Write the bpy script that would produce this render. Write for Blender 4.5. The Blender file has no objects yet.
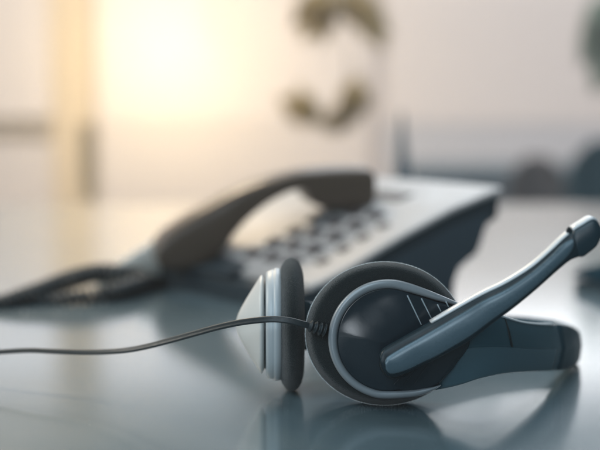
import bpy, bmesh, math, random
from mathutils import Vector, Matrix
random.seed(7)
sc = bpy.context.scene
COL = sc.collection
R = math.radians

# ------------------------------------------------------------------ camera
H = 0.156
PITCH = R(6.115)
FPX = 70/36*600
cam_d = bpy.data.cameras.new('camera'); cam = bpy.data.objects.new('camera', cam_d); COL.objects.link(cam)
cam.location = (0, 0, H); cam.rotation_euler = (R(90)-PITCH, 0, 0)
cam_d.lens = 70; cam_d.sensor_width = 36; cam_d.clip_start = 0.02; cam_d.clip_end = 200
cam_d.dof.use_dof = True; cam_d.dof.focus_distance = 0.585; cam_d.dof.aperture_fstop = 3.9
sc.camera = cam

def P(px, py, Y):
    "the point at depth Y (metres in front of the camera stand) seen at photo pixel px, py"
    u = (px-300)/FPX; v = -(py-225)/FPX
    dy = math.cos(PITCH)+v*math.sin(PITCH); dz = -math.sin(PITCH)+v*math.cos(PITCH)
    t = Y/dy
    return Vector((u*t, Y, H+t*dz))
def G(px, py):
    u = (px-300)/FPX; v = -(py-225)/FPX
    dy = math.cos(PITCH)+v*math.sin(PITCH); dz = -math.sin(PITCH)+v*math.cos(PITCH)
    t = -H/dz
    return Vector((u*t, t*dy, 0))

def interp(tab, x):
    if x <= tab[0][0]: return tab[0][1]
    for (x0, y0), (x1, y1) in zip(tab, tab[1:]):
        if x <= x1: return y0+(y1-y0)*(x-x0)/(x1-x0)
    return tab[-1][1]

def spline(pts, n):
    "Catmull-Rom through a list of tuples, n samples per span"
    pts = [Vector(p) for p in pts]; out = []
    for i in range(len(pts)-1):
        p0 = pts[i-1] if i else pts[0]*2-pts[1]
        p1, p2 = pts[i], pts[i+1]
        p3 = pts[i+2] if i+2 < len(pts) else pts[-1]*2-pts[-2]
        for k in range(n):
            t = k/n
            out.append(0.5*((2*p1)+(p2-p0)*t+(2*p0-5*p1+4*p2-p3)*t*t+(3*p1-p0-3*p2+p3)*t**3))
    out.append(pts[-1]); return out

# ------------------------------------------------------------------ materials
def mat(name, col, rough=0.5, metal=0.0, ior=1.5, bump=0.0, bscale=400, rvar=0.0, cvar=0.0, sheen=0.0,
        coat=0.0, rscale=60, spec=0.5, sheen_rough=0.4):
    m = bpy.data.materials.new(name); m.use_nodes = True
    nt = m.node_tree; b = nt.nodes['Principled BSDF']
    b.inputs['Base Color'].default_value = (*col, 1)
    b.inputs['Roughness'].default_value = rough; b.inputs['Metallic'].default_value = metal
    b.inputs['IOR'].default_value = ior; b.inputs['Specular IOR Level'].default_value = spec
    if coat: b.inputs['Coat Weight'].default_value = coat; b.inputs['Coat Roughness'].default_value = 0.12
    if sheen:
        b.inputs['Sheen Weight'].default_value = sheen; b.inputs['Sheen Roughness'].default_value = sheen_rough
    tc = nt.nodes.new('ShaderNodeTexCoord')
    def noise(scale, detail=3):
        n = nt.nodes.new('ShaderNodeTexNoise'); n.inputs['Scale'].default_value = scale
        n.inputs['Detail'].default_value = detail
        nt.links.new(tc.outputs['Object'], n.inputs['Vector']); return n
    if rvar:
        n = noise(rscale, 5); mr = nt.nodes.new('ShaderNodeMapRange')
        mr.inputs['From Min'].default_value = .3; mr.inputs['From Max'].default_value = .7
        mr.inputs['To Min'].default_value = rough-rvar; mr.inputs['To Max'].default_value = rough+rvar
        nt.links.new(n.outputs['Fac'], mr.inputs['Value']); nt.links.new(mr.outputs['Result'], b.inputs['Roughness'])
    if cvar:
        n = noise(rscale*1.7, 6); mx = nt.nodes.new('ShaderNodeMix'); mx.data_type = 'RGBA'
        mx.inputs[6].default_value = (*[c*(1-cvar) for c in col], 1); mx.inputs[7].default_value = (*[min(1, c*(1+cvar)) for c in col], 1)
        nt.links.new(n.outputs['Fac'], mx.inputs[0]); nt.links.new(mx.outputs[2], b.inputs['Base Color'])
    if bump:
        n = noise(bscale, 4); bp = nt.nodes.new('ShaderNodeBump'); bp.inputs['Strength'].default_value = bump
        bp.inputs['Distance'].default_value = 0.001
        nt.links.new(n.outputs['Fac'], bp.inputs['Height']); nt.links.new(bp.outputs['Normal'], b.inputs['Normal'])
    return m

M_FOAM = mat('ear_foam', (.022, .029, .031), .95, bump=.9, bscale=2600, cvar=.35, rscale=900, sheen=.35, spec=.1)
M_RING = mat('silver_plastic', (.28, .305, .325), .36, metal=.25, bump=.04, bscale=2500, rvar=.04, rscale=150)
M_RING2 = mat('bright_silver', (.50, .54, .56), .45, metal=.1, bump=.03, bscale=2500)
M_FACE = mat('glossy_navy', (.012, .022, .030), .19, rvar=.03, rscale=120, bump=.02, bscale=1800, cvar=.12)
M_DARK = mat('dark_plastic', (.005, .012, .016), .33, rvar=.07, rscale=90, bump=.04, bscale=1800)
M_INLAY = mat('steel_blue_inlay', (.085, .135, .165), .28, metal=.2, rvar=.02, rscale=200, bump=.03, bscale=2200)
M_BAND = mat('teal_plastic', (.030, .080, .105), .22, rscale=90, bump=.03, bscale=1500)
M_BANDD = mat('teal_rubber', (.016, .045, .060), .38, rvar=.06, rscale=90, bump=.1, bscale=1500)
M_BOOM = mat('boom_teal', (.006, .020, .028), .36, rvar=.05, rscale=90, bump=.03, bscale=1800, spec=.3)
M_CONE = mat('pale_silver', (.66, .65, .62), .4, metal=.0, bump=.03, bscale=2000, rvar=.05)
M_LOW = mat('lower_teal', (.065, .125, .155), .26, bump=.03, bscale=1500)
M_CABLE = mat('cable_rubber', (.012, .020, .024), .42, bump=.1, bscale=900, rvar=.08, rscale=300)
M_PHW = mat('phone_shell', (.43, .415, .41), .42, bump=.08, bscale=900, rvar=.05)
M_PHD = mat('phone_base', (.018, .032, .042), .42, bump=.05, bscale=900, rvar=.05)
M_HAND = mat('handset_plastic', (.085, .058, .040), .33, bump=.04, bscale=900, rvar=.05)
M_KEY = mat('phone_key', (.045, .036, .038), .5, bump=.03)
M_DESK = mat('desk_top', (.11, .165, .19), .185, ior=2.2, rvar=.025, rscale=9, cvar=.05, coat=.6)
M_WALL = mat('wall_paint', (.55, .52, .50), .8)
M_FRAME = mat('frame_paint', (.75, .56, .34), .6)
M_LEAF = None
M_STEM = mat('stem', (.06, .05, .03), .7)
M_CH1 = mat('chair_teal', (.008, .06, .085), .6, bump=.2)
M_CH2 = mat('chair_brown', (.11, .10, .105), .7, bump=.2)
M_SIDE = mat('cabinet_grey', (.16, .20, .23), .6, cvar=.1, rscale=4)
M_MET = mat('dark_metal', (.05, .075, .085), .4)

def pane_mat(name, col, emit):
    m = bpy.data.materials.new(name); m.use_nodes = True; nt = m.node_tree
    for n in list(nt.nodes):
        if n.type != 'OUTPUT_MATERIAL': nt.nodes.remove(n)
    out = [n for n in nt.nodes if n.type == 'OUTPUT_MATERIAL'][0]
    tr = nt.nodes.new('ShaderNodeBsdfTranslucent'); tr.inputs['Color'].default_value = (*col, 1)
    df = nt.nodes.new('ShaderNodeBsdfDiffuse'); df.inputs['Color'].default_value = (*[c*.5 for c in col], 1)
    em = nt.nodes.new('ShaderNodeEmission'); em.inputs['Color'].default_value = (*emit[:3], 1); em.inputs['Strength'].default_value = emit[3]
    a = nt.nodes.new('ShaderNodeAddShader'); b = nt.nodes.new('ShaderNodeMixShader'); b.inputs[0].default_value = .25
    nt.links.new(tr.outputs[0], b.inputs[1]); nt.links.new(df.outputs[0], b.inputs[2])
    nt.links.new(b.outputs[0], a.inputs[0]); nt.links.new(em.outputs[0], a.inputs[1]); nt.links.new(a.outputs[0], out.inputs[0])
    return m

# ------------------------------------------------------------------ objects
def thing(name, label, cat, loc, group=None):
    o = bpy.data.objects.new(name, None); COL.objects.link(o); o.location = loc; o.empty_display_size = .02
    o['label'] = label; o['category'] = cat
    if group: o['group'] = group
    return o
def tag(o, label, cat, group=None):
    o['label'] = label; o['category'] = cat
    if group: o['group'] = group
    return o
def wloc(o):
    v = Vector(o.location)
    while o.parent: o = o.parent; v = v+o.location
    return v
def mk(name, verts, faces, m, parent=None, loc=None, smooth=True, bevel=0, subsurf=0, seg=3, angle=35, label=None, kind=None):
    "one mesh object from world-space vertices; its origin sits at loc or at the parent's base"
    base = Vector(loc) if loc is not None else (wloc(parent) if parent else Vector((0, 0, 0)))
    me = bpy.data.meshes.new(name); me.from_pydata([tuple(Vector(v)-base) for v in verts], [], faces)
    bm = bmesh.new(); bm.from_mesh(me); bmesh.ops.recalc_face_normals(bm, faces=bm.faces); bm.to_mesh(me); bm.free()
    me.materials.append(m)
    for p in me.polygons: p.use_smooth = smooth
    o = bpy.data.objects.new(name, me); COL.objects.link(o)
    if parent: o.parent = parent; o.location = base-wloc(parent)
    else: o.location = base
    if bevel:
        md = o.modifiers.new('bevel', 'BEVEL'); md.width = bevel; md.segments = seg; md.limit_method = 'ANGLE'; md.angle_limit = R(angle)
        md.harden_normals = False
    if subsurf:
        md = o.modifiers.new('sub', 'SUBSURF'); md.levels = subsurf; md.render_levels = subsurf
    if smooth and bevel and not subsurf:
        md = o.modifiers.new('wn', 'WEIGHTED_NORMAL'); md.keep_sharp = True
    if label: o['label'] = label
    if kind: o['kind'] = kind
    return o
def rings(rs, closed=False, cap=True):
    n = len(rs[0]); V = [p for r in rs for p in r]; F = []
    m = len(rs)
    for i in range(m if closed else m-1):
        a = i*n; b = ((i+1) % m)*n
        for k in range(n):
            F.append((a+k, a+(k+1) % n, b+(k+1) % n, b+k))
    if cap and not closed:
        F.append(tuple(range(n-1, -1, -1))); F.append(tuple((m-1)*n+k for k in range(n)))
    return V, F
def box(x0, x1, y0, y1, z0, z1):
    V = [(x, y, z) for x in (x0, x1) for y in (y0, y1) for z in (z0, z1)]
    F = [(0, 1, 3, 2), (4, 6, 7, 5), (0, 4, 5, 1), (2, 3, 7, 6), (0, 2, 6, 4), (1, 5, 7, 3)]
    return V, F
def prism(poly0, poly1):
    n = len(poly0)
    return list(poly0)+list(poly1), [tuple(range(n)), tuple(range(2*n-1, n-1, -1))]+[(k, n+k, n+(k+1) % n, (k+1) % n) for k in range(n)]
def tube(path, rad, n=12, squash=None):
    "round tube along world points; rad is a number or a list"
    rs = []; up = Vector((0, 0, 1))
    for i, p in enumerate(path):
        d = (path[min(i+1, len(path)-1)]-path[max(i-1, 0)]).normalized()
        a = d.cross(up)
        if a.length < 1e-4: a = Vector((1, 0, 0))
        a.normalize(); b = d.cross(a).normalized()
        r = rad[i] if isinstance(rad, list) else rad
        q = squash or (1, 1)
        rs.append([p+a*math.cos(2*math.pi*k/n)*r*q[0]+b*math.sin(2*math.pi*k/n)*r*q[1] for k in range(n)])
    return rings(rs)

# ================================================================== SETTING
# ---- desk
DESK_FAR = G(300, 203.5).y
V, F = box(-1.1, 1.3, .12, DESK_FAR, -.03, 0)
desk = mk('desk', V, F, M_DESK, loc=(0, 0, 0), smooth=False, bevel=.003)
desk['kind'] = 'structure'

WY = 3.6
def WX(px): return P(px, 100, WY).x
def WZ(py): return P(300, py, WY).z
V, F = box(-4, 4, -2.5, WY+.5, -.76, -.74)
fl = mk('floor', V, F, mat('floor_carpet', (.16, .16, .17), .9), smooth=False); fl['kind'] = 'structure'

# ================================================================== HEADSET
Y1 = .585                       # depth at which the near earcup touches the desk
root = thing('headset', 'dark teal office headset with silver ringed earcup and boom microphone lying on the desk', 'headset', G(380, 405))

def ell(cx, cy, rx, ry, Y, n=96, rot=0):
    out = []
    for k in range(n):
        t = 2*math.pi*k/n
        x = rx*math.cos(t); y = ry*math.sin(t)
        out.append(P(cx+x*math.cos(rot)-y*math.sin(rot), cy+x*math.sin(rot)+y*math.cos(rot), Y))
    return out
# near ear cushion: rounded ring of foam; radius given in photo pixels at each depth
fc = (384.5, 333.5)
prof = []
NP = 14
for i in range(NP+1):
    a = math.pi*i/NP
    prof.append((1-.14*(1-math.sin(a)**.7), Y1-.0105*math.cos(a)))
rs = [ell(388, 337, 50, 46, Y1-.0085)]
for s, Y in prof:
    k = Y1/Y*.3+.7
    rs.append(ell(fc[0], fc[1], 79*s, 71.6*s, Y))
rs.append(ell(388, 335, 38, 34, Y1+.006))
V, F = rings(rs)
pad1 = mk('ear_cushion', V, F, M_FOAM, root, label='near black foam cushion behind the silver ring')
# short fibres standing up from the foam so its rim is fuzzy
def fuzz(center_fn, n, host, m=None):
    V = []; F = []
    for i in range(n):
        p, nrm = center_fn()
        nrm = (nrm+Vector([random.uniform(-.6, .6) for _ in range(3)])).normalized()
        L = random.uniform(.0002, .0008); sd = nrm.cross(Vector([random.random()-.5 for _ in range(3)])).normalized()*.00005
        k = len(V); V += [p-sd, p+sd, p+nrm*L]; F.append((k, k+1, k+2))
    o = mk('foam_fuzz', V, F, m or M_RIMFUZZ, host, smooth=False, kind='stuff')
    return o
M_RIMFUZZ = mat('rim_light_fibre', (.75, .78, .78), .8)  # pale fibre colour paints the backlit rim on black foam
def near_pt():
    t = random.uniform(0, 2*math.pi); a = random.uniform(1.25, 2.0)
    s = 1-.14*(1-math.sin(a)**.7); Y = Y1-.0105*math.cos(a)
    p = P(fc[0]+79*s*math.cos(t), fc[1]+71.6*s*math.sin(t), Y)
    return p, Vector((math.cos(t)*math.sin(a), -math.cos(a), -math.sin(t)*math.sin(a)))
fuzz(near_pt, 15000, pad1)

# near earcup
YF = Y1-.016                    # depth of the front of the cup
cup1 = mk('earcup', *rings([ell(387, 339, 50, 50, Y1-.004), ell(387.5, 339, 56, 56.5, Y1-.008), ell(387.8, 339.5, 57, 57, YF+.0075), ell(387.8, 339.5, 50, 50, YF+.0065)]), M_DARK, root)
# silver ring: a closed circle on the left that runs out into two lips on the right
def sweep_px(path, half, Yf, th=.0055, n=6):
    pts = spl5(path, n); rs = []
    for i, p in enumerate(pts):
        a = pts[max(i-1, 0)]; b = pts[min(i+1, len(pts)-1)]
        dx, dy = b[0]-a[0], b[1]-a[1]; L = math.hypot(dx, dy); nx, ny = -dy/L, dx/L
        w = p[2]; Yb = Yf+max(0, p[0]-430)*.00006
        rs.append([P(p[0]+nx*w*q, p[1]+ny*w*q, Yb+o) for q, o in ((-1, th), (-1, .0022), (-.9, .0010), (-.6, .0002), (0, -.0003), (.6, .0002), (.9, .0010), (1, .0022), (1, th), (0, th))])
    return rings(rs)
def spl5(pts, n):
    out = []
    for i in range(len(pts)-1):
        p1, p2 = pts[i], pts[i+1]
        p0 = pts[i-1] if i else tuple(2*x-y for x, y in zip(p1, p2))
        p3 = pts[i+2] if i+2 < len(pts) else tuple(2*x-y for x, y in zip(p2, p1))
        for k in range(n):
            t = k/n
            out.append(tuple(.5*(2*b+(c-a)*t+(2*a-5*b+4*c-d)*t*t+(3*b-a-3*c+d)*t**3) for a, b, c, d in zip(p0, p1, p2, p3)))
    out.append(pts[-1]); return out
RC = (388.3, 339.4); RR = 55.6
rpath = [(464, 306.5, .7), (452, 302.2, 2.2), (438, 297.4, 3.3), (424, 292.4, 4.0)]
for dg in range(290, 79, -15):          # anticlockwise from the upper right over the left to the bottom
    t = R(dg if False else dg-360)
    rpath.append((RC[0]+RR*math.cos(t), RC[1]+RR*math.sin(t), 4.6-.8*max(0, -math.cos(t-R(-90)))))
rpath = rpath[:4]+[p for p in rpath[4:] if p[0] < 409]
rpath = [p for p in rpath if not (p[0] > 396 and p[1] > 350)]
rpath += [(411, 393.6, 3.6), (425, 391.0, 2.9), (435, 387.8, 1.5), (441, 385, .4)]
V, F = sweep_px(rpath, None, YF)
mk('trim_ring', V, F, M_RING, cup1, label='silver ring round the near earcup')
# face panel: low dome with a crease, drawn out to the right
edge = []
for p in [(426, 298), (438, 302), (452, 306), (462, 314), (469, 330), (469.5, 345), (458, 361), (447, 375), (437, 385.5), (425, 390.5), (411, 393)]:
    edge.append((math.atan2(p[1]-339.8, p[0]-388), math.hypot(p[0]-388, p[1]-339.8)))
edge = [(-R(62), 51.8)]+edge+[(R(76), 52.5)]
def face_r(t):
    t = (t+math.pi) % (2*math.pi)-math.pi
    return interp(edge, t) if edge[0][0] < t < edge[-1][0] else 52
def face_h(x, y):
    r = min(1, math.hypot(x, y)/51.6)
    dome = .0034*(1-r*r)
    d = y-(-6.5+(x+51)*.2)
    k = max(0, min(1, (34-x)/60)); k = k*k*(3-2*k)*max(0, 1-r**6)*1.25
    rid = (.10 if d < 0 else .07)*.0005*(math.sqrt(d*d+.15)-.39)*k
    return dome-rid+max(0, x-40)*.00002
def face_panel():
    F = []; NR, NA = 40, 144
    cx, cy = 388, 339.8; out = [P(cx, cy, YF+.0018-face_h(0, 0))]
    for i in range(1, NR+1):
        for k in range(NA):
            t = 2*math.pi*k/NA; rr = face_r(t)*i/NR
            x, y = rr*math.cos(t), rr*math.sin(t)
            out.append(P(cx+x, cy+y, YF+.0018-face_h(x, y)+(.001 if i == NR else 0)))
    for k in range(NA):
        out.append(out[1+(NR-1)*NA+k]+Vector((0, .005, 0)))
    for k in range(NA): F.append((0, 1+k, 1+(k+1) % NA))
    for i in range(NR):
        for k in range(NA):
            a = 1+i*NA; b = a+NA
            F.append((a+k, b+k, b+(k+1) % NA, a+(k+1) % NA))
    return out, F
V, F = face_panel()
mk('face_panel', V, F, M_FACE, cup1, label='glossy navy face of the near earcup')
# darker louvred inset right of the face with thin bright ribs
def on_face(x, y, lift): return P(x, y, YF+.0018-face_h(x-388, y-339.8)-lift)
def patch(poly, lift, th, name, m, parent, bevel=.0003):
    a = [on_face(x, y, lift) for x, y in poly]; b = [p+Vector((0, th, 0)) for p in a]
    return mk(name, *prism(a, b), m, parent, smooth=False, bevel=bevel)
def rib(p0, p1, w, m, parent, lift=.0011):
    d = Vector((p1[0]-p0[0], p1[1]-p0[1])); d.normalize(); nx, ny = -d.y*w, d.x*w
    poly = [(p0[0]-nx, p0[1]-ny), (p1[0]-nx*.7, p1[1]-ny*.7), (p1[0]+nx*.7, p1[1]+ny*.7), (p0[0]+nx, p0[1]+ny)]
    patch(poly, lift, .0016, 'rib', m, parent, bevel=.0001)
M_RIB = mat('rib_silver', (.55, .62, .66), .25, metal=.6)
for a, b in (((407.5, 295.5), (421.5, 325)), ((421.5, 298.5), (431.5, 318.5)), ((437.5, 304.5), (441, 311.5)), ((446, 301.5), (448.6, 307))):
    rib(a, b, .7, M_RIB, cup1)
for a, b in (((408, 370), (394, 385)), ((418, 368), (404, 385)), ((428, 365), (415, 384))):
    rib(a, b, .8, M_FACE, cup1, .0004)
# ---- headband: swept shell, cross-section with a crease half way up
st = [  # px, y top, y bottom, depth, thickness
    (424, 302, 392.5, Y1-.0078, .007), (440, 303, 390.5, Y1-.0083, .007), (460, 305.5, 386, Y1-.0085, .007), (480, 309.5, 379.5, Y1-.0078, .007),
    (500, 315, 375.2, Y1-.0015, .007), (520, 321, 373.2, Y1+.012, .007), (538, 323.5, 372.2, Y1+.027, .007), (553, 324, 371.2, Y1+.043, .007),
    (566, 325, 369.6, Y1+.062, .007), (575, 328.5, 365.5, Y1+.080, .007), (578.8, 332, 358.5, Y1+.098, .007), (573, 326.5, 354, Y1+.114, .007),
    (557, 320, 350.5, Y1+.124, .006), (538, 317.5, 346, Y1+.128, .006), (515, 315.5, 343, Y1+.128, .006), (480, 314.5, 342, Y1+.122, .006),
    (430, 312, 341, Y1+.110, .006), (370, 309, 343, Y1+.090, .006), (325, 305, 346, Y1+.066, .006), (300, 300, 350, Y1+.046, .006)]
S = spline(st, 5)
cen = Vector((P(500, 340, Y1+.065).x, Y1+.060, 0))
def band_ring(i, j0=0, j1=None, prof=None, swell=0):
    s = S[i]; T = P(s[0], s[1], s[3]); B = P(s[0], s[2], s[3])
    if B.z < .0003: B.z = .0003
    a = S[max(i-1, 0)]; b = S[min(i+1, len(S)-1)]
    d = P(b[0], b[1], b[3])-P(a[0], a[1], a[3]); d.z = 0; d.normalize()
    n = Vector((d.y, -d.x, 0))        # outward (path runs right then back)
    th = s[4]
    out = []
    cr = 1-.75*max(0, min(1, (i-28)/16))
    for v, o in prof:
        if o > 0: o *= cr
        out.append(T.lerp(B, v)+n*(o*th/.007+ (swell if o > -.003 else -swell)))
    return out
pr = [(.0, -.0016), (.012, -.0004), (.045, .0004), (.25, .0024), (.46, .0040), (.50, .0043), (.54, .0039), (.75, .0020), (.955, .0001), (.99, -.0008), (1.0, -.0022),
      (.985, -.0052), (.94, -.0062), (.5, -.0068), (.06, -.0062), (.015, -.0052)]
V, F = rings([band_ring(i, prof=pr) for i in range(len(S))])
band = mk('headband', V, F, M_BAND, root, label='teal plastic headband curving round to the right')
# rubber pad round the top of the headband
i0, i1 = 5*8-3, 5*12
pr2 = [(v*1.0-.012*(1 if v < .5 else -1), o) for v, o in pr]
rsx = []
for i in range(i0, i1):
    e = .0007
    rsx.append(band_ring(i, prof=pr, swell=e))
V, F = rings(rsx)
mk('band_pad', V, F, M_BANDD, band, bevel=0, label='dark rubber pad at the crown of the headband')
# paler lower half of the headband, running on from the silver ring
def strip(i0, i1, prof, name, m, label, sw=.0005, taper=6):
    rr = []
    for i in range(i0, i1):
        k = min(1, (i-i0)/taper)
        rr.append(band_ring(i, prof=prof, swell=sw*k-.0006*(1-k)))
    return mk(name, *rings(rr), m, band, label=label)
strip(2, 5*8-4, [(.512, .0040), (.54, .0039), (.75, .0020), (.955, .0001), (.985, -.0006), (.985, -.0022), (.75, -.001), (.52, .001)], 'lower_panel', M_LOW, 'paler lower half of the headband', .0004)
strip(5*3+3, 5*8-4, [(-.012, -.0020), (-.012, -.0006), (.012, .0002), (.030, .0004), (.030, -.001), (.01, -.0024)], 'upper_glint', M_RING2, 'pale line painting the window highlight on the headband edge', .0002, 3)  # highlight on the top lip painted as a pale strip
# seam groove cover and inner cushion strip
prs = [(.0, -.0013), (.02, -.0001), (.25, .0027), (.46, .0043), (.50, .0046), (.50, .0010), (.25, .0003), (.03, -.0012)]
for i in (5*4+1,):
    V, F = rings([band_ring(i, prof=prs, swell=.00005), band_ring(i+1, prof=prs, swell=.00005)])
    rr0 = band_ring(i, prof=prs, swell=.0002); rr1 = [p.lerp(q, .35) for p, q in zip(rr0, band_ring(i+1, prof=prs, swell=.0002))]
    mk('seam', *rings([rr0, rr1]), M_DARK, band)
# ---- microphone boom
bt = [  # top and bottom outline in photo pixels, depth, thickness
    ((379.5, 356), (382.5, 369), .0), ((382, 350.5), (387.5, 375.5), .0), ((388, 346), (394, 377.2), 0), ((400, 339.3), (406, 373.6), .0005), ((416, 330.3), (422, 366), .001), ((432, 321.3), (438.5, 358), .002),
    ((461, 304.5), (470, 340.8), .0045), ((482, 293), (492, 324), .007), ((500, 284.5), (509, 311.5), .009), ((516, 275.5), (526, 298), .011), ((532, 264.8), (542, 284.3), .013),
    ((548, 251), (558.5, 269.5), .015), ((560, 239.5), (570, 260.5), .0165), ((567, 233.5), (578, 257.3), .0175), ((572, 230.2), (582, 256), .018)]
def boom_stations(tab, n):
    return spline([(*a, *b, c) for a, b, c in tab], n) if False else [tuple(v) for v in spl5([(a[0], a[1], b[0], b[1], c) for a, b, c in tab], n)]
def spl5(pts, n):
    out = []
    for i in range(len(pts)-1):
        p1, p2 = pts[i], pts[i+1]
        p0 = pts[i-1] if i else tuple(2*x-y for x, y in zip(p1, p2))
        p3 = pts[i+2] if i+2 < len(pts) else tuple(2*x-y for x, y in zip(p2, p1))
        for k in range(n):
            t = k/n
            out.append(tuple(.5*(2*b+(c-a)*t+(2*a-5*b+4*c-d)*t*t+(3*b-a-3*c+d)*t**3) for a, b, c, d in zip(p0, p1, p2, p3)))
    out.append(pts[-1]); return out
YB = Y1-.0265
def bprof(front, back, k=1.0):
    return [(.0, back*.35), (.015, front*.35), (.06, front*.75), (.16, front), (.5, front+.0004), (.84, front), (.94, front*.75), (.985, front*.35), (1, back*.35), (.95, back*.85), (.8, back), (.2, back), (.05, back*.85)]
def boom_ring(s, prof):
    T = P(s[0], s[1], YB-s[4]); B = P(s[2], s[3], YB-s[4])
    return [T.lerp(B, v)+Vector((0, -o, 0)) for v, o in prof]
BS = boom_stations(bt, 5)
V, F = rings([boom_ring(s, bprof(.0022, -.0052)) for s in BS])
boom = mk('microphone_boom', V, F, M_BOOM, root, label='dark boom arm rising to the right with steel blue inlay')
# inlay
it = [((384.5, 359.5), (385.6, 368.5), 0), ((386.5, 356), (389, 372.5), 0), ((391, 352.5), (395, 372.8), 0), ((403, 345.2), (408, 368.8), .0005), ((418, 336.8), (423, 361.5), .001), ((434, 327.5), (439, 353.8), .002),
      ((462.5, 311), (469, 336), .0045), ((483, 299), (490.5, 320), .007), ((501.5, 290), (508, 307.5), .009), ((517.5, 280.5), (524.5, 294.5), .011), ((533.5, 269), (540.5, 280.8), .013), ((549, 255.5), (556, 266), .015), ((560, 244.5), (566.5, 256), .0165), ((567.5, 239.5), (572, 248), .0174), ((571, 238), (573, 243), .0178)]
IS = boom_stations(it, 5)
V, F = rings([boom_ring(s, [(0, .0022), (.06, .0028), (.3, .0033), (.5, .0034), (.7, .0033), (.94, .0028), (1, .0022), (.5, .0010)]) for s in IS])
mk('inlay', V, F, M_INLAY, boom, label='steel blue inlay strip')
# pale strip painting the window's reflection along the boom's top
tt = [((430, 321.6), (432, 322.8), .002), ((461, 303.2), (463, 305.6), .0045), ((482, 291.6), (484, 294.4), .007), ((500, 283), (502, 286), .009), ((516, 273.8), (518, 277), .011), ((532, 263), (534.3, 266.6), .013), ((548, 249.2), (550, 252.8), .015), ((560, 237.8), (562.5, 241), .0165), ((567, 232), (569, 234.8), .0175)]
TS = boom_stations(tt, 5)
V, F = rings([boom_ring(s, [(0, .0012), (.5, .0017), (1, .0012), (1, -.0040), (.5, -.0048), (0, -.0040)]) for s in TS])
M_GLINT = mat('window_glint', (.74, .76, .77), .3, metal=.1)
mk('top_glint', V, F, M_GLINT, boom, label='pale strip painting the window reflection on the boom top')
# capsule
ct = [((570.5, 232.5), (579, 257), .0178), ((572.5, 228), (583, 256.8), .018), ((580, 223.3), (588.5, 253), .0185), ((590, 217.6), (595.5, 247), .019), ((595.5, 219), (598.5, 241), .019), ((599.3, 225.5), (600.3, 235), .019)]
CS = boom_stations(ct, 5)
V, F = rings([boom_ring(s, bprof(.0036, -.0066)) for s in CS])
cap = mk('microphone_capsule', V, F, mat('capsule_teal', (.008, .028, .040), .36, bump=.05, bscale=1500), root, label='microphone tip at the end of the boom')
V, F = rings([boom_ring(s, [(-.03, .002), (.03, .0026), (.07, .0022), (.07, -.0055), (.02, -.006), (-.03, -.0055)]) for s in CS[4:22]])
mk('top_glint', V, F, M_GLINT, cap)  # reflected window light painted pale on the capsule's top
kn = [P(569.5, 226.5, YB-.018+.003)+Vector((0, 0, 0))]
V, F = prism([P(x, y, YB-.0185) for x, y in ((565.8, 233), (566.8, 228.4), (569, 226.2), (571.5, 229), (573.5, 233))], [P(x, y, YB-.0135) for x, y in ((565.8, 233), (566.8, 228.4), (569, 226.2), (571.5, 229), (573.5, 233))])
mk('clip', V, F, M_DARK, cap, bevel=.0004)
# boom pivot under the arm
V, F = rings([ell(396, 362, 17*s, 17*s, YB+.003+d, 48) for s, d in ((1.0, .006), (1.0, .002), (.95, .0006), (.8, .0)) ])
mk('pivot', V, F, M_DARK, boom)

# ---- far earcup, seen from the side (its axis runs along x)
Y2 = G(290, 390).y
sc2 = (P(291, 320, Y2).x-P(290, 320, Y2).x)      # metres per pixel there
C2 = P(291, 323.5, Y2); C2.z = .0362
Yaw2 = R(1.5)
def c2(ax, r, t, ry=1.0):
    "ax = metres along the cup's axis (positive = right), r = radius, t = angle"
    x = ax; y = r*math.cos(t); z = r*ry*math.sin(t)
    return Vector((C2.x+x*math.cos(Yaw2)-y*math.sin(Yaw2), C2.y+x*math.sin(Yaw2)+y*math.cos(Yaw2), C2.z+z))
def lathe2(prof, n=72, ry=1.0): return rings([[c2(a, r, 2*math.pi*k/n, ry) for k in range(n)] for a, r in prof])
pf = [(-.0035, .026)]
for i in range(15):
    a = math.pi*i/14
    pf.append((-.0062*math.cos(a)*1.05+.0002, .0358-.013*(1-math.sin(a)**.9)))
pf.append((.002, .018))
V, F = lathe2(pf)
pad2 = mk('ear_cushion', V, F, M_FOAM, root, label='far foam cushion seen edge on')
def far_pt():
    t = random.uniform(0, 2*math.pi); a = random.uniform(.1, math.pi-.1)
    r = .0358-.013*(1-math.sin(a)**.9)
    p = c2(-.0062*math.cos(a)*1.05+.0002, r, t); q = c2(-.0062*math.cos(a)*1.05-.001*math.cos(a), r+.001, t)
    return p, (q-p).normalized()
fuzz(far_pt, 7000, pad2, mat('far_fibre', (.10, .11, .11), .9))
sx = sc2
ringx0, ringx1 = (276-291)*sx, (266.5-291)*sx
V, F = lathe2([(ringx0+.0035, .0262), (ringx0+.0025, .0298), (ringx0, .0303), (ringx0-.0008, .0300), (ringx0-.0013, .0293), (ringx0-.0017, .0294), (ringx0-.0022, .0294), (ringx1+.001, .0286), (ringx1, .0280), (ringx1-.0003, .0262), (ringx1-.0002, .022)])
cup2 = mk('earcup', V, F, M_RING2, root, label='silver far earcup with a pale cone shaped back')
# cone-shaped back, bright faceted
V, F = lathe2([(ringx1+.0002, .0235), (ringx1-.0012, .0240), (ringx1-.0016, .0232)])
mk('gasket', V, F, M_DARK, cup2)
V, F = lathe2([(ringx1-.0010, .0235), (ringx1-.0022, .0262), (ringx1-.0028, .0264), (ringx1-.0040, .0247), (ringx1-.0075, .0192), (ringx1-.0110, .0135), (ringx1-.0138, .0086), (ringx1-.0153, .0054), (ringx1-.0162, .0026), (ringx1-.0164, .0008)], 72)
mk('back_cap', V, F, M_CONE, cup2, label='pale cone shaped back of the far earcup')
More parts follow.
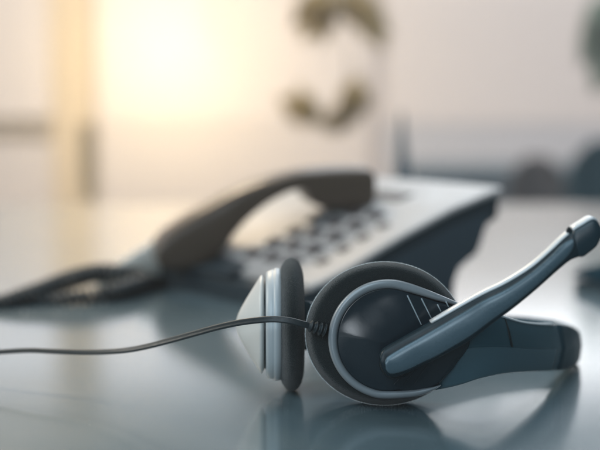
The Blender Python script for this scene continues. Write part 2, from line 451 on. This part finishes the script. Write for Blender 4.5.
# yoke arm from the headband down to the far cup (behind)
V, F = tube([P(300, 322, Y1+.046)+Vector((0, 0, 0)), c2(-.004, .038, .3)+Vector((0, .002, 0)), c2(-.0085, .033, .12), c2(-.0095, .029, .05)], [.004, .0035, .003, .002], 12)
mk('yoke', V, F, M_BAND, cup2)

# ---- cable
cw = [(322, 329.5, Y1-.013), (312, 326.5, Y1-.0145), (300, 323.2, Y1-.0155), (288, 320.4, Y1-.0155), (274, 319.2, Y1-.0145), (260, 320, Y1-.012), (240, 322.5, Y1-.007), (218, 327.2, Y1+.000), (195, 333.5, Y1+.008),
      (170, 340.5, Y1+.016), (148, 346.2, Y1+.023), (128, 350, Y1+.029), (105, 351.9, Y1+.036), (80, 352.2, Y1+.043), (55, 351.4, Y1+.049), (30, 350.4, Y1+.054), (5, 351.6, Y1+.058), (-25, 354, Y1+.061), (-60, 355.5, Y1+.064)]
cp = [P(*v) for v in spline(cw, 6)]
def cable_mesh():
    rs = []; n = 20
    for i, p in enumerate(cp):
        f = i/(len(cp)-1)
        d = (cp[min(i+1, len(cp)-1)]-cp[max(i-1, 0)]).normalized()
        a = d.cross(Vector((0, 1, 0))).normalized(); b = d.cross(a).normalized()
        tw = R(0)+f*R(75) if f < .8 else R(60)
        r = .00098
        sep = .0009
        aa = a*math.cos(tw)+b*math.sin(tw); bb = b*math.cos(tw)-a*math.sin(tw)
        ring = []
        for k in range(n):           # figure-of-eight flat twin lead
            t = 2*math.pi*k/n
            c, s_ = math.cos(t), math.sin(t)
            ring.append(p+aa*(c*r*.75+sep*(1 if c > 0 else -1)*abs(c)**.5)+bb*s_*r*(1-.42*max(0, 1-abs(c)*2.2)))
        rs.append(ring)
    return rings(rs)
V, F = cable_mesh()
cab = mk('cable', V, F, M_CABLE, root, label='dark twin cable leaving the earcup to the left')
# ribbed strain relief
ax0, ax1 = P(325, 330.5, Y1-.0125), P(308.5, 325.5, Y1-.0148)
d = (ax1-ax0).normalized(); u_ = d.cross(Vector((0, 1, 0))).normalized(); w_ = d.cross(u_)
pf = []
N = 40
for i in range(N+1):
    f = i/N
    r = .00190+.00115*(.5+.5*math.cos(2*math.pi*f*3.5))*(1 if .02 < f < .98 else .3)
    pf.append((f, r*(1-.22*f)))
V, F = rings([[ax0.lerp(ax1, f)+(u_*math.cos(t)*1.25+w_*math.sin(t))*r for t in [2*math.pi*k/24 for k in range(24)]] for f, r in pf])
mk('strain_relief', V, F, M_CABLE, cab, label='ribbed strain relief where the cable enters the earcup')

# fine dust lying on the desk round the headset
V = []; F = []
for i in range(420):
    x = random.uniform(-.16, .22); y = random.uniform(.44, .78); q = random.uniform(.00004, .00013); k = len(V)
    a0 = random.random()*3
    V += [(x+q*math.cos(a0+j*2.1)*random.uniform(.7, 1.4), y+q*math.sin(a0+j*2.1), .00002) for j in range(3)]+[(x, y, q*1.2)]
    F += [(k, k+1, k+2), (k, k+1, k+3), (k+1, k+2, k+3), (k+2, k, k+3)]
du = mk('dust', V, F, mat('dust_grain', (.55, .55, .54), .9), smooth=False, kind='stuff')
tag(du, 'fine pale dust specks scattered over the glossy desk', 'dust')
# ================================================================== DESK PHONE
FR = Vector((-.001, .83, 0)); bb_ = Vector((.8, .6, 0)); aa_ = Vector((.6, -.8, 0))
def B(w, l, z): return FR+bb_*l-aa_*w+Vector((0, 0, z))
ZT = [(-.01, .017), (0, .020), (.02, .0245), (.046, .033), (.075, .0445), (.1, .054), (.15, .071), (.2, .0835), (.21, .0845)]
def zt(l): return interp(ZT, l)
PW = .236
phone = thing('desk_phone', 'pale topped desk telephone with dark sides and keypad, out of focus behind the headset', 'telephone', B(PW/2, .1, 0))
# dark base: side profile extruded across the width
prof = [(0, .0), (0, .016)]+[(l, zt(l)-.004) for l in (.03, .06, .09, .12, .15, .18, .203)]+[(.206, .073), (.205, .060), (.192, .0545), (.186, .040), (.182, .032), (.163, .023), (.157, .012), (.156, .0)]
a = [B(.0, l, z) for l, z in prof]; b = [B(PW, l, z) for l, z in prof]
mk('base', *prism(a, b), M_PHD, phone, smooth=False, bevel=.002, label='dark slate base and stand foot')
# recessed side line: a slightly proud lighter skirt below the rim on the right side
pr3 = [(.004, .003), (.004, .010)]+[(l, zt(l)-.0155) for l in (.03, .06, .09, .12, .15, .18, .196)]+[(.188, .0505), (.181, .039), (.176, .031), (.159, .022), (.1525, .012), (.152, .003)]
a = [B(-.0015, l, z) for l, z in pr3]; b = [B(.002, l, z) for l, z in pr3]
mk('side_panel', *prism(a, b), mat('phone_side', (.05, .075, .095), .4), phone, smooth=False, bevel=.0006)
# pale top shell as a gridded slab
ls = [.010+.198*i/20 for i in range(21)]
rsx = []
for l in ls:
    e = .0015
    rsx.append([B(-.002, l, zt(l)-.004), B(-.002, l, zt(l)-.001), B(.000, l, zt(l)+.0005), B(.015, l, zt(l)+.001), B(PW*.5, l, zt(l)+.001), B(PW-.01, l, zt(l)+.001), B(PW+.001, l, zt(l)+.0003), B(PW+.002, l, zt(l)-.001), B(PW+.002, l, zt(l)-.004)])
V, F = rings(rsx)
mk('top_shell', V, F, M_PHW, phone, bevel=.0006, label='pale grey top shell')
def key(w, l, sw, sl, hgt, m, name='key'):
    c = []
    for dw, dl in ((-1, -1), (-1, 1), (1, 1), (1, -1)):
        c.append((w+dw*sw/2, l+dl*sl/2))
    lo = [B(x, y, zt(y)+.0006) for x, y in c]
    hi = [B(w+(x-w)*.86, l+(y-l)*.86, zt(y)+hgt) for x, y in c]
    mk(name, *prism(lo, hi), m, phone, smooth=False, bevel=.0008, seg=2)
for l in (.044, .0645, .084, .105):
    key(.029, l, .0095, .0085, .003, M_KEY)
for w in (.056, .083, .110):
    for l in (.036, .057, .078, .099, .120):
        if w > .1 and l > .11: continue
        key(w, l, .0148, .0102, .0042, M_KEY)
pp = [(.088, -.0025), (.088, .016), (.10, .022), (PW-.004, .036), (PW-.002, -.0025)]
mk('front_panel', *prism([B(x, y, zt(y)+.0022) for x, y in pp], [B(x, y, zt(y)-.001) for x, y in pp]), M_PHD, phone, smooth=False, bevel=.0005)
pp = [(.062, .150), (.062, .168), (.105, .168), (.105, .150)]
mk('shade_patch', *prism([B(x, y, zt(y)+.0024) for x, y in pp], [B(x, y, zt(y)-.001) for x, y in pp]), M_KEY, phone, smooth=False, bevel=.0005)  # dark patch painting the shade beside the handset
# unused corners of a panel at the back
c = [B(x, y, zt(y)+.0014) for x, y in ((.055, .150), (.055, .185), (.125, .185), (.125, .150))]
d_ = [p-Vector((0, 0, .003)) for p in c]

# pale fin added for the glare strip beyond the handset, following its curve
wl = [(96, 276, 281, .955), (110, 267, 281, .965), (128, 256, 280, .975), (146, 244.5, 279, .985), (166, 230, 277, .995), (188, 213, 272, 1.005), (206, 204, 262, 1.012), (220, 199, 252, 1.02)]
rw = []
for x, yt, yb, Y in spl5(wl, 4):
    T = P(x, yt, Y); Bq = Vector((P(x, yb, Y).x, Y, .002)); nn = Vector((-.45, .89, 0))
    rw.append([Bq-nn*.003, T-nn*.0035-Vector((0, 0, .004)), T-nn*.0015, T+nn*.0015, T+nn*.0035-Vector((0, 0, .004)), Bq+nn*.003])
mk('glare_fin', *rings(rw), mat('glare_tone', (.85, .80, .72), .35), phone, label='pale fin added for the bright glare behind the handset')
# ---- handset
HN = Vector((-.1125, .935, 0)); HF = Vector((.0645, .975, 0))
hb = (HF-HN).normalized(); ha = Vector((hb.y, -hb.x, 0)); HL = (HF-HN).length
hand = thing('telephone_handset', 'dark brown telephone handset resting in the cradle of the desk phone', 'handset', B(.2, .1, .05))
hp = [(157.5, 251, 259), (158.5, 246, 264), (162, 240, 270), (170, 232, 275), (184, 222, 276), (198, 213, 272), (210, 206.5, 267), (220, 201, 259), (230, 195.5, 245), (242, 189.5, 229), (256, 184, 215), (272, 178.5, 203),
      (288, 174.5, 194.5), (299, 172, 191), (305, 171, 191.5), (309, 170.3, 196), (313, 169.7, 203), (325, 168.3, 209), (345, 167.2, 212), (362, 167, 212), (371, 168, 210), (375, 171, 206), (376.2, 176, 198)]
ho = []
for x, yt, yb in hp:
    k = (x-300)/FPX                       # find where the handset's near side crosses this column
    lam = 0.0
    for _ in range(30):
        q = HN+hb*lam; z_ = P(x, (yt+yb)/2, q.y); lam += (z_.x-q.x)/hb.x*.9
    q = HN+hb*lam
    zb = P(x, yb, q.y).z; ho.append((lam, P(x, yt, q.y).z, max(zb, .017)))
HS = spline(ho, 3)
rsx = []
for l, zo, zi in HS:
    p = HN+hb*l; wd = .050*min(1, .84+.16*math.sin(math.pi*max(0, min(1, (l+.01)/.24)))**.0)
    zm = (zo+zi)/2; hh = (zo-zi)/2; ring = []
    n = 24
    for k in range(n):
        t = 2*math.pi*k/n; c, s_ = math.cos(t), math.sin(t)
        e = .42
        x = (abs(c)**e)*(1 if c > 0 else -1)*wd/2; z = (abs(s_)**(e+.1))*(1 if s_ > 0 else -1)*hh
        ring.append(p+ha*(x-wd/2)+Vector((0, 0, zm+z)))
    rsx.append(ring)
V, F = rings(rsx)
hs = mk('grip', V, F, M_HAND, hand, subsurf=1)
V, F = rings([[HN+hb*(l)+ha*(-.025+r*math.cos(t))+Vector((0, 0, z0+0)) + hb*(r*math.sin(t)) for t in [2*math.pi*k/32 for k in range(32)]] for l, r, z0 in ((.024, .016, .0300), (.024, .016, .0235), (.024, .012, .0225))])
mk('mouthpiece', V, F, M_PHD, hand)
V, F = rings([[HN+hb*(l)+ha*(-.025+r*math.cos(t))+Vector((0, 0, z0+0)) + hb*(r*math.sin(t)) for t in [2*math.pi*k/32 for k in range(32)]] for l, r, z0 in ((.158, .017, .0750), (.158, .017, .069), (.158, .012, .068))])
mk('earpiece', V, F, M_PHD, hand)
# coiled cord: out of the handset to the left and back to the phone's foot
path = [P(164, 277, .965), P(152, 281, .95), P(138, 277.5, .945), P(118, 273.5, .94), P(95, 273.5, .93), P(70, 280, .91), P(40, 291.5, .89), P(8, 303, .87), P(-30, 314, .86), P(-80, 322, .86), P(-110, 318, .885), P(-80, 306, .92), P(-30, 307.5, .90), P(10, 307, .885), P(50, 303, .885), P(85, 299, .89), P(112, 294, .895), P(135, 287, .92), P(150, 284, .95), P(168, 283, .985)]
cpth = spline([tuple(p) for p in path], 60)
# resample evenly
acc = [0]
for i in range(1, len(cpth)): acc.append(acc[-1]+(cpth[i]-cpth[i-1]).length)
L = acc[-1]; NS = int(L/.00042)
cen_pts = []; j = 0
for k in range(NS+1):
    d = L*k/NS
    while j < len(acc)-2 and acc[j+1] < d: j += 1
    f = (d-acc[j])/max(1e-9, acc[j+1]-acc[j]); cen_pts.append(cpth[j].lerp(cpth[j+1], f))
hel = []
for k, p in enumerate(cen_pts):
    d = (cen_pts[min(k+1, NS)]-cen_pts[max(k-1, 0)]).normalized()
    a = d.cross(Vector((0, 0, 1))).normalized(); b = d.cross(a)
    s = L*k/NS
    env = min(1, max(0, (s-.012)/.02), max(0, (L-.015-s)/.02))
    ph = 2*math.pi*s/.0056
    q = p+(a*math.cos(ph)+b*math.sin(ph))*.0062*env
    q.z = max(q.z, .0022)
    hel.append(q)
V, F = tube(hel, .0021, 7)
mk('coiled_cord', V, F, M_CABLE, hand, label='dark coiled cord looping out to the left')

# ================================================================== other things on the desk
# dark folded spectacles-like clip at the right edge, blurred: a stapler-shaped dark wedge
pr4 = [(0, 0), (.0, .010), (.012, .022), (.03, .026), (.09, .020), (.12, .012), (.12, 0)]
o3 = G(574, 287)
d3 = Vector((.75, -.66, 0)); n3 = Vector((.66, .75, 0))
st_ = thing('stapler', 'dark teal stapler at the right edge of the desk, out of focus', 'stapler', o3)
def s3(l, w, z): return o3+d3*l+n3*w+Vector((0, 0, z))
V, F = prism([s3(l, 0, z) for l, z in ((0, 0), (0, .005), (.12, .007), (.12, 0))], [s3(l, .022, z) for l, z in ((0, 0), (0, .005), (.12, .007), (.12, 0))])
mk('base', V, F, M_MET, st_, bevel=.001, smooth=False)
V, F = prism([s3(l, .002, z) for l, z in ((-.004, .008), (0, .014), (.03, .024), (.10, .028), (.12, .022), (.12, .008), (.02, .006))], [s3(l, .020, z) for l, z in ((-.004, .008), (0, .014), (.03, .024), (.10, .028), (.12, .022), (.12, .008), (.02, .006))])
mk('arm', V, F, M_CH1, st_, bevel=.002, smooth=False)

# slim dark tapering stand behind the phone (desk calendar seen edge on)
yc = 1.50
M_CARD = mat('card_slate', (.07, .11, .14), .6)
cal = thing('desk_calendar', 'slim dark upright tent card seen edge on behind the phone', 'tent card', (P(404, 200, yc).x, yc, 0))
def qd(x, y, d=0): return P(x, y, yc+d)
b0 = P(392, 190, yc); b1 = P(414, 190, yc); tp = P(401, 112, yc)
lo0 = Vector((b0.x, yc, .004)); lo1 = Vector((b1.x, yc, .004)); sh = Vector((.004, .05, 0))
tri = [lo0, lo1, tp+Vector((.003, 0, 0)), tp-Vector((.001, 0, 0))]
mk('card_body', *prism(tri, [q+sh for q in tri]), M_CARD, cal, smooth=False, bevel=.001)
V, F = box(b0.x+.002, b1.x+.002, yc+.001, yc+.055, 0, .004)
mk('foot', V, F, M_MET, cal, smooth=False, bevel=.0005)

# ================================================================== ROOM BEHIND
# window wall: posts, rails and backlit translucent sheets added to spread the sun glow
def wbox(px0, px1, py0, py1, y0, y1, name, m, parent):
    V, F = box(WX(px0), WX(px1), WY+y0, WY+y1, WZ(py1), WZ(py0)); return mk(name, V, F, m, parent, smooth=False, bevel=.004)
win = thing('window_wall', 'bright window wall with added pale diffusers behind the desk', 'window', (0, WY, -.74))
BL = pane_mat('diffuser_fabric', (.80, .76, .72), (.90, .82, .80, .0))
GLOW = pane_mat('desk_glow', (.97, .96, .95), (.93, .97, 1, 1.6))
GLOW2 = pane_mat('desk_glow_dim', (.55, .56, .60), (.93, .97, 1, .7))
tops = -18; bots = 345; crown = -100
for a_, b_ in ((-420, -185), (-165, 52), (96, 372), (384, 640), (660, 900)):
    wbox(a_, b_, tops, 124, 0, .006, 'diffuser', BL, win)
for a_, b_ in ((-420, -185), (-165, 52), (96, 372), (384, 640), (660, 900)):
    wbox(a_, b_, 124 if a_ > 0 else 132, bots, .004, .010, 'diffuser', pane_mat('lower_diffuser', (.77, .73, .69) if a_ < 380 else (.70, .69, .68), (.8, .75, .75, .0)), win)
for a_, b_ in ((-185, -165), (640, 660)):
    wbox(a_, b_, tops, bots, -.03, .05, 'post', M_FRAME, win)
wbox(52, 96, crown, bots, -.012, -.006, 'curtain', pane_mat('tan_curtain', (.76, .69, .58), (0, 0, 0, 0)), win)
wbox(82, 98, 122, 200, -.05, -.02, 'curtain_tie', M_FRAME, win)
wbox(-165, 52, 118, 140, -.01, -.003, 'rail', pane_mat('rail_paint', (.66, .62, .56), (0, 0, 0, 0)), win)
wbox(372, 384, tops, bots, -.008, -.002, 'rail', pane_mat('rail_fabric', (.7, .66, .63), (0, 0, 0, 0)), win)
wbox(-420, 900, bots, bots+10, -.05, .05, 'sill', M_WALL, win)
for a_, b_ in ((-420, -185), (-165, 52), (60, 372), (384, 640), (660, 900)):
    wbox(a_, b_, crown, tops, .012, .016, 'glow_pane', GLOW if a_ > 300 else GLOW2, win)  # unseen glowing panes added to brighten the desk's reflection
wbox(-420, 900, crown-330, crown, -.05, .05, 'header', M_SIDE, win)

# low cabinets and chairs far behind
cb = thing('low_cabinet', 'long grey cabinet standing against the window on the right', 'cabinet', (WX(560), 3.2, -.74))
def at3(px, py, Y): return P(px, py, Y)
V, F = box(P(408, 160, 3.2).x, P(760, 160, 3.2).x, 3.2, 3.55, -.74, P(400, 168, 3.2).z)
mk('carcass', V, F, M_SIDE, cb, smooth=False, bevel=.01)
for i in range(5):
    x0 = P(412+i*66, 160, 3.2).x; x1 = P(474+i*66, 160, 3.2).x
    V, F = box(x0, x1, 3.185, 3.198, -.70, P(400, 172, 3.2).z); mk('door', V, F, M_SIDE, cb, smooth=False, bevel=.005)
def chair(px, pw, ptop, Y, m, label):
    c = P(px, 200, Y); c.z = -.74
    t = thing('office_chair', label, 'chair', c, 'office chairs behind the desk')
    hw = pw/2*Y/FPX; zt_ = P(px, ptop, Y).z
    rs = []
    for k in range(13):
        f = k/12; z = -.22+(zt_+.22)*f; w = hw*(.82+.18*math.sin(math.pi*min(1, f*1.0))**.5) if f < .6 else hw*max(.12, (1-((f-.6)/.4)**2.6))**.5
        rs.append([Vector((c.x+w*math.cos(a), Y+.03*math.sin(a)+.05*f-.04*(math.cos(a)**2), z)) for a in [2*math.pi*j/24 for j in range(24)]])
    mk('backrest', *rings(rs), m, t)
    rs = [[Vector((c.x+hw*s*math.cos(a), Y-.24+.24*s*math.sin(a), z)) for a in [2*math.pi*j/32 for j in range(32)]] for z, s in ((-.33, .85), (-.32, 1), (-.27, 1), (-.25, .9))]
    mk('seat', *rings(rs), m, t)
    mk('column', *tube([Vector((c.x, Y-.24, -.33)), Vector((c.x, Y-.24, -.68))], .025), M_MET, t)
    for k in range(5):
        a = 2*math.pi*k/5; mk('leg', *tube([Vector((c.x, Y-.24, -.66)), Vector((c.x+.28*math.cos(a), Y-.24+.28*math.sin(a), -.715))], .02, 8), M_MET, t)
    mk('back_bar', *tube([Vector((c.x, Y-.2, -.34)), Vector((c.x, Y+.05, -.30)), Vector((c.x, Y+.05, -.1))], .015, 8), M_MET, t)
chair(606, 84, 141, 2.5, M_CH1, 'dark teal office chair at the right edge behind the desk')
chair(537, 62, 157, 2.7, M_CH2, 'brownish grey office chair with rounded back beside the teal chair')

M_LEAF = pane_mat('leaf', (.62, .54, .37), (0, 0, 0, 0))
# plant: leafy twigs hanging into view in front of the window
pl = thing('hanging_plant', 'olive green leafy plant hanging in front of the bright window', 'plant', P(330, -60, 2.6))
def leaf(p0, p1, wd, bend=0):
    a = P(*p0, 2.6+random.uniform(-.03, .03)); b = P(*p1, 2.6+random.uniform(-.04, .04)); d = b-a; L = d.length; d.normalize()
    sd = d.cross(Vector((0, 1, .3))).normalized()
    V = []; F = []; n = 9
    for i in range(n):
        f = i/(n-1); w = 1.3*wd*2.6/FPX*math.sin(math.pi*min(.98, max(.03, f**.8)))/2
        c = a.lerp(b, f)+Vector((0, .02*math.sin(math.pi*f), 0))+sd*bend*2.6/FPX*math.sin(math.pi*f)
        fold = Vector((0, -.25*w, 0))
        V += [c-sd*w+fold, c, c+sd*w+fold]
    for i in range(n-1):
        k = i*3; F += [(k, k+1, k+4, k+3), (k+1, k+2, k+5, k+4)]
    o = mk('leaf', V, F, M_LEAF, pl); md = o.modifiers.new('s', 'SOLIDIFY'); md.thickness = .0008
for l in (((345, -8), (386, 52), 24, 3), ((352, -14), (392, 36), 16, 0), ((328, -12), (302, 42), 26, 4), ((330, -5), (322, 46), 18, 0), ((318, -12), (292, 30), 16, 0), ((340, -16), (352, 26), 14, 0),
          ((318, 122), (278, 98), 25, -3), ((322, 118), (296, 84), 13, 2), ((318, 124), (362, 112), 20, -3), ((346, 120), (357, 74), 27, -4), ((330, 128), (366, 88), 18, -5)):
    leaf(*l)
mk('stem', *tube([P(335, -120, 2.6), P(334, -40, 2.6), P(330, -10, 2.6), P(346, 25, 2.63), P(350, 70, 2.63), P(345, 110, 2.61), P(318, 126, 2.6)], .0022, 8), M_STEM, pl)

pl = thing('hanging_plant', 'grey green leafy spray at the top right corner of the window', 'plant', P(606, -60, 2.6))
M_LEAF = pane_mat('grey_leaf', (.44, .50, .46), (0, 0, 0, 0))
for l in (((612, -4), (582, 38), 26, 3), ((614, 20), (580, 66), 30, -3), ((616, 46), (592, 94), 26, 2), ((618, 8), (604, 70), 24, 0)):
    leaf(*l)
mk('stem', *tube([P(606, -120, 2.6), P(608, -30, 2.6), P(613, 20, 2.61), P(617, 60, 2.61)], .0022, 8), M_STEM, pl)
# haze volume added to give the lens's veiling flare
HAZE = 1
if HAZE:
    V, F = box(-4.2, 4.2, -2.8, WY+.35, -1.8, 2.6)
    hm = bpy.data.materials.new('haze'); hm.use_nodes = True; nt = hm.node_tree
    for n in list(nt.nodes):
        if n.type != 'OUTPUT_MATERIAL': nt.nodes.remove(n)
    pv = nt.nodes.new('ShaderNodeVolumePrincipled'); pv.inputs['Color'].default_value = (.9, .9, .9, 1)
    pv.inputs['Density'].default_value = .036; pv.inputs['Anisotropy'].default_value = .6
    nt.links.new(pv.outputs[0], nt.nodes['Material Output'].inputs['Volume'])
    hz = mk('haze', V, F, hm, smooth=False); hz['kind'] = 'stuff'
# ================================================================== LIGHT
def area(name, loc, target, sx, sy, power, col):
    l = bpy.data.lights.new(name, 'AREA'); l.shape = 'RECTANGLE'; l.size = sx; l.size_y = sy; l.energy = power; l.color = col
    o = bpy.data.objects.new(name, l); COL.objects.link(o); o.location = loc
    o.rotation_euler = (Vector(target)-Vector(loc)).to_track_quat('-Z', 'Y').to_euler(); return o
# daylight behind the diffusers
area('daylight', (0.2, WY+1.6, .6), (0.2, WY, .4), 5, 2.6, 106, (.90, .90, 1.0))
# low sun behind the left blind
sp = P(166, 48, WY)
l = bpy.data.lights.new('low_sun', 'POINT'); l.energy = 17; l.color = (1, .81, .50); l.shadow_soft_size = .10
o = bpy.data.objects.new('low_sun', l); COL.objects.link(o); o.location = (sp.x, WY+.36, sp.z)
l = bpy.data.lights.new('halo_fill', 'POINT'); l.energy = 23; l.color = (1, .76, .40); l.shadow_soft_size = .3  # second lamp added to widen the golden glow
o = bpy.data.objects.new('halo_fill', l); COL.objects.link(o); o.location = (sp.x+.05, WY+1.0, sp.z-.1)
# warm light through the window onto the desk
area('warm_window', (-.9, 3.2, 1.75), (-.05, .9, 0), .5, .5, 34, (1, .80, .56))
area('cool_window', (.7, 3.2, 1.65), (.1, .6, 0), 1.6, .6, 32, (.86, .93, 1))
area('top_fill', (.1, 1.3, 1.9), (.1, 1.2, 0), 1.2, 1.2, 14, (.9, .95, 1))  # unseen overhead lamp added to lighten the phone's top
area('side_fill', (-1.5, .9, .9), (-.05, .62, 0), .6, .8, 14, (1, .93, .82))  # unseen lamp added on the left to brighten the far cup's cone
area('glint_lamp', (-.42, -.72, .24), (.08, .57, .04), .38, .26, 3.0, (.85, .93, 1))  # lamp added behind the camera for a reflection on the earcup face
area('room_fill', (-.9, -1.1, 1.5), (.1, .6, 0), 1.6, 1.2, 24, (.66, .86, 1))

w = bpy.data.worlds.new('World'); sc.world = w; w.use_nodes = True
w.node_tree.nodes['Background'].inputs[0].default_value = (.36, .62, .76, 1)
w.node_tree.nodes['Background'].inputs[1].default_value = .16

sc.view_settings.view_transform = 'Standard'; sc.view_settings.look = 'None'; sc.view_settings.exposure = 0
sc.cycles.use_denoising = True
sc.cycles.max_bounces = 8
sc.cycles.sample_clamp_indirect = 8
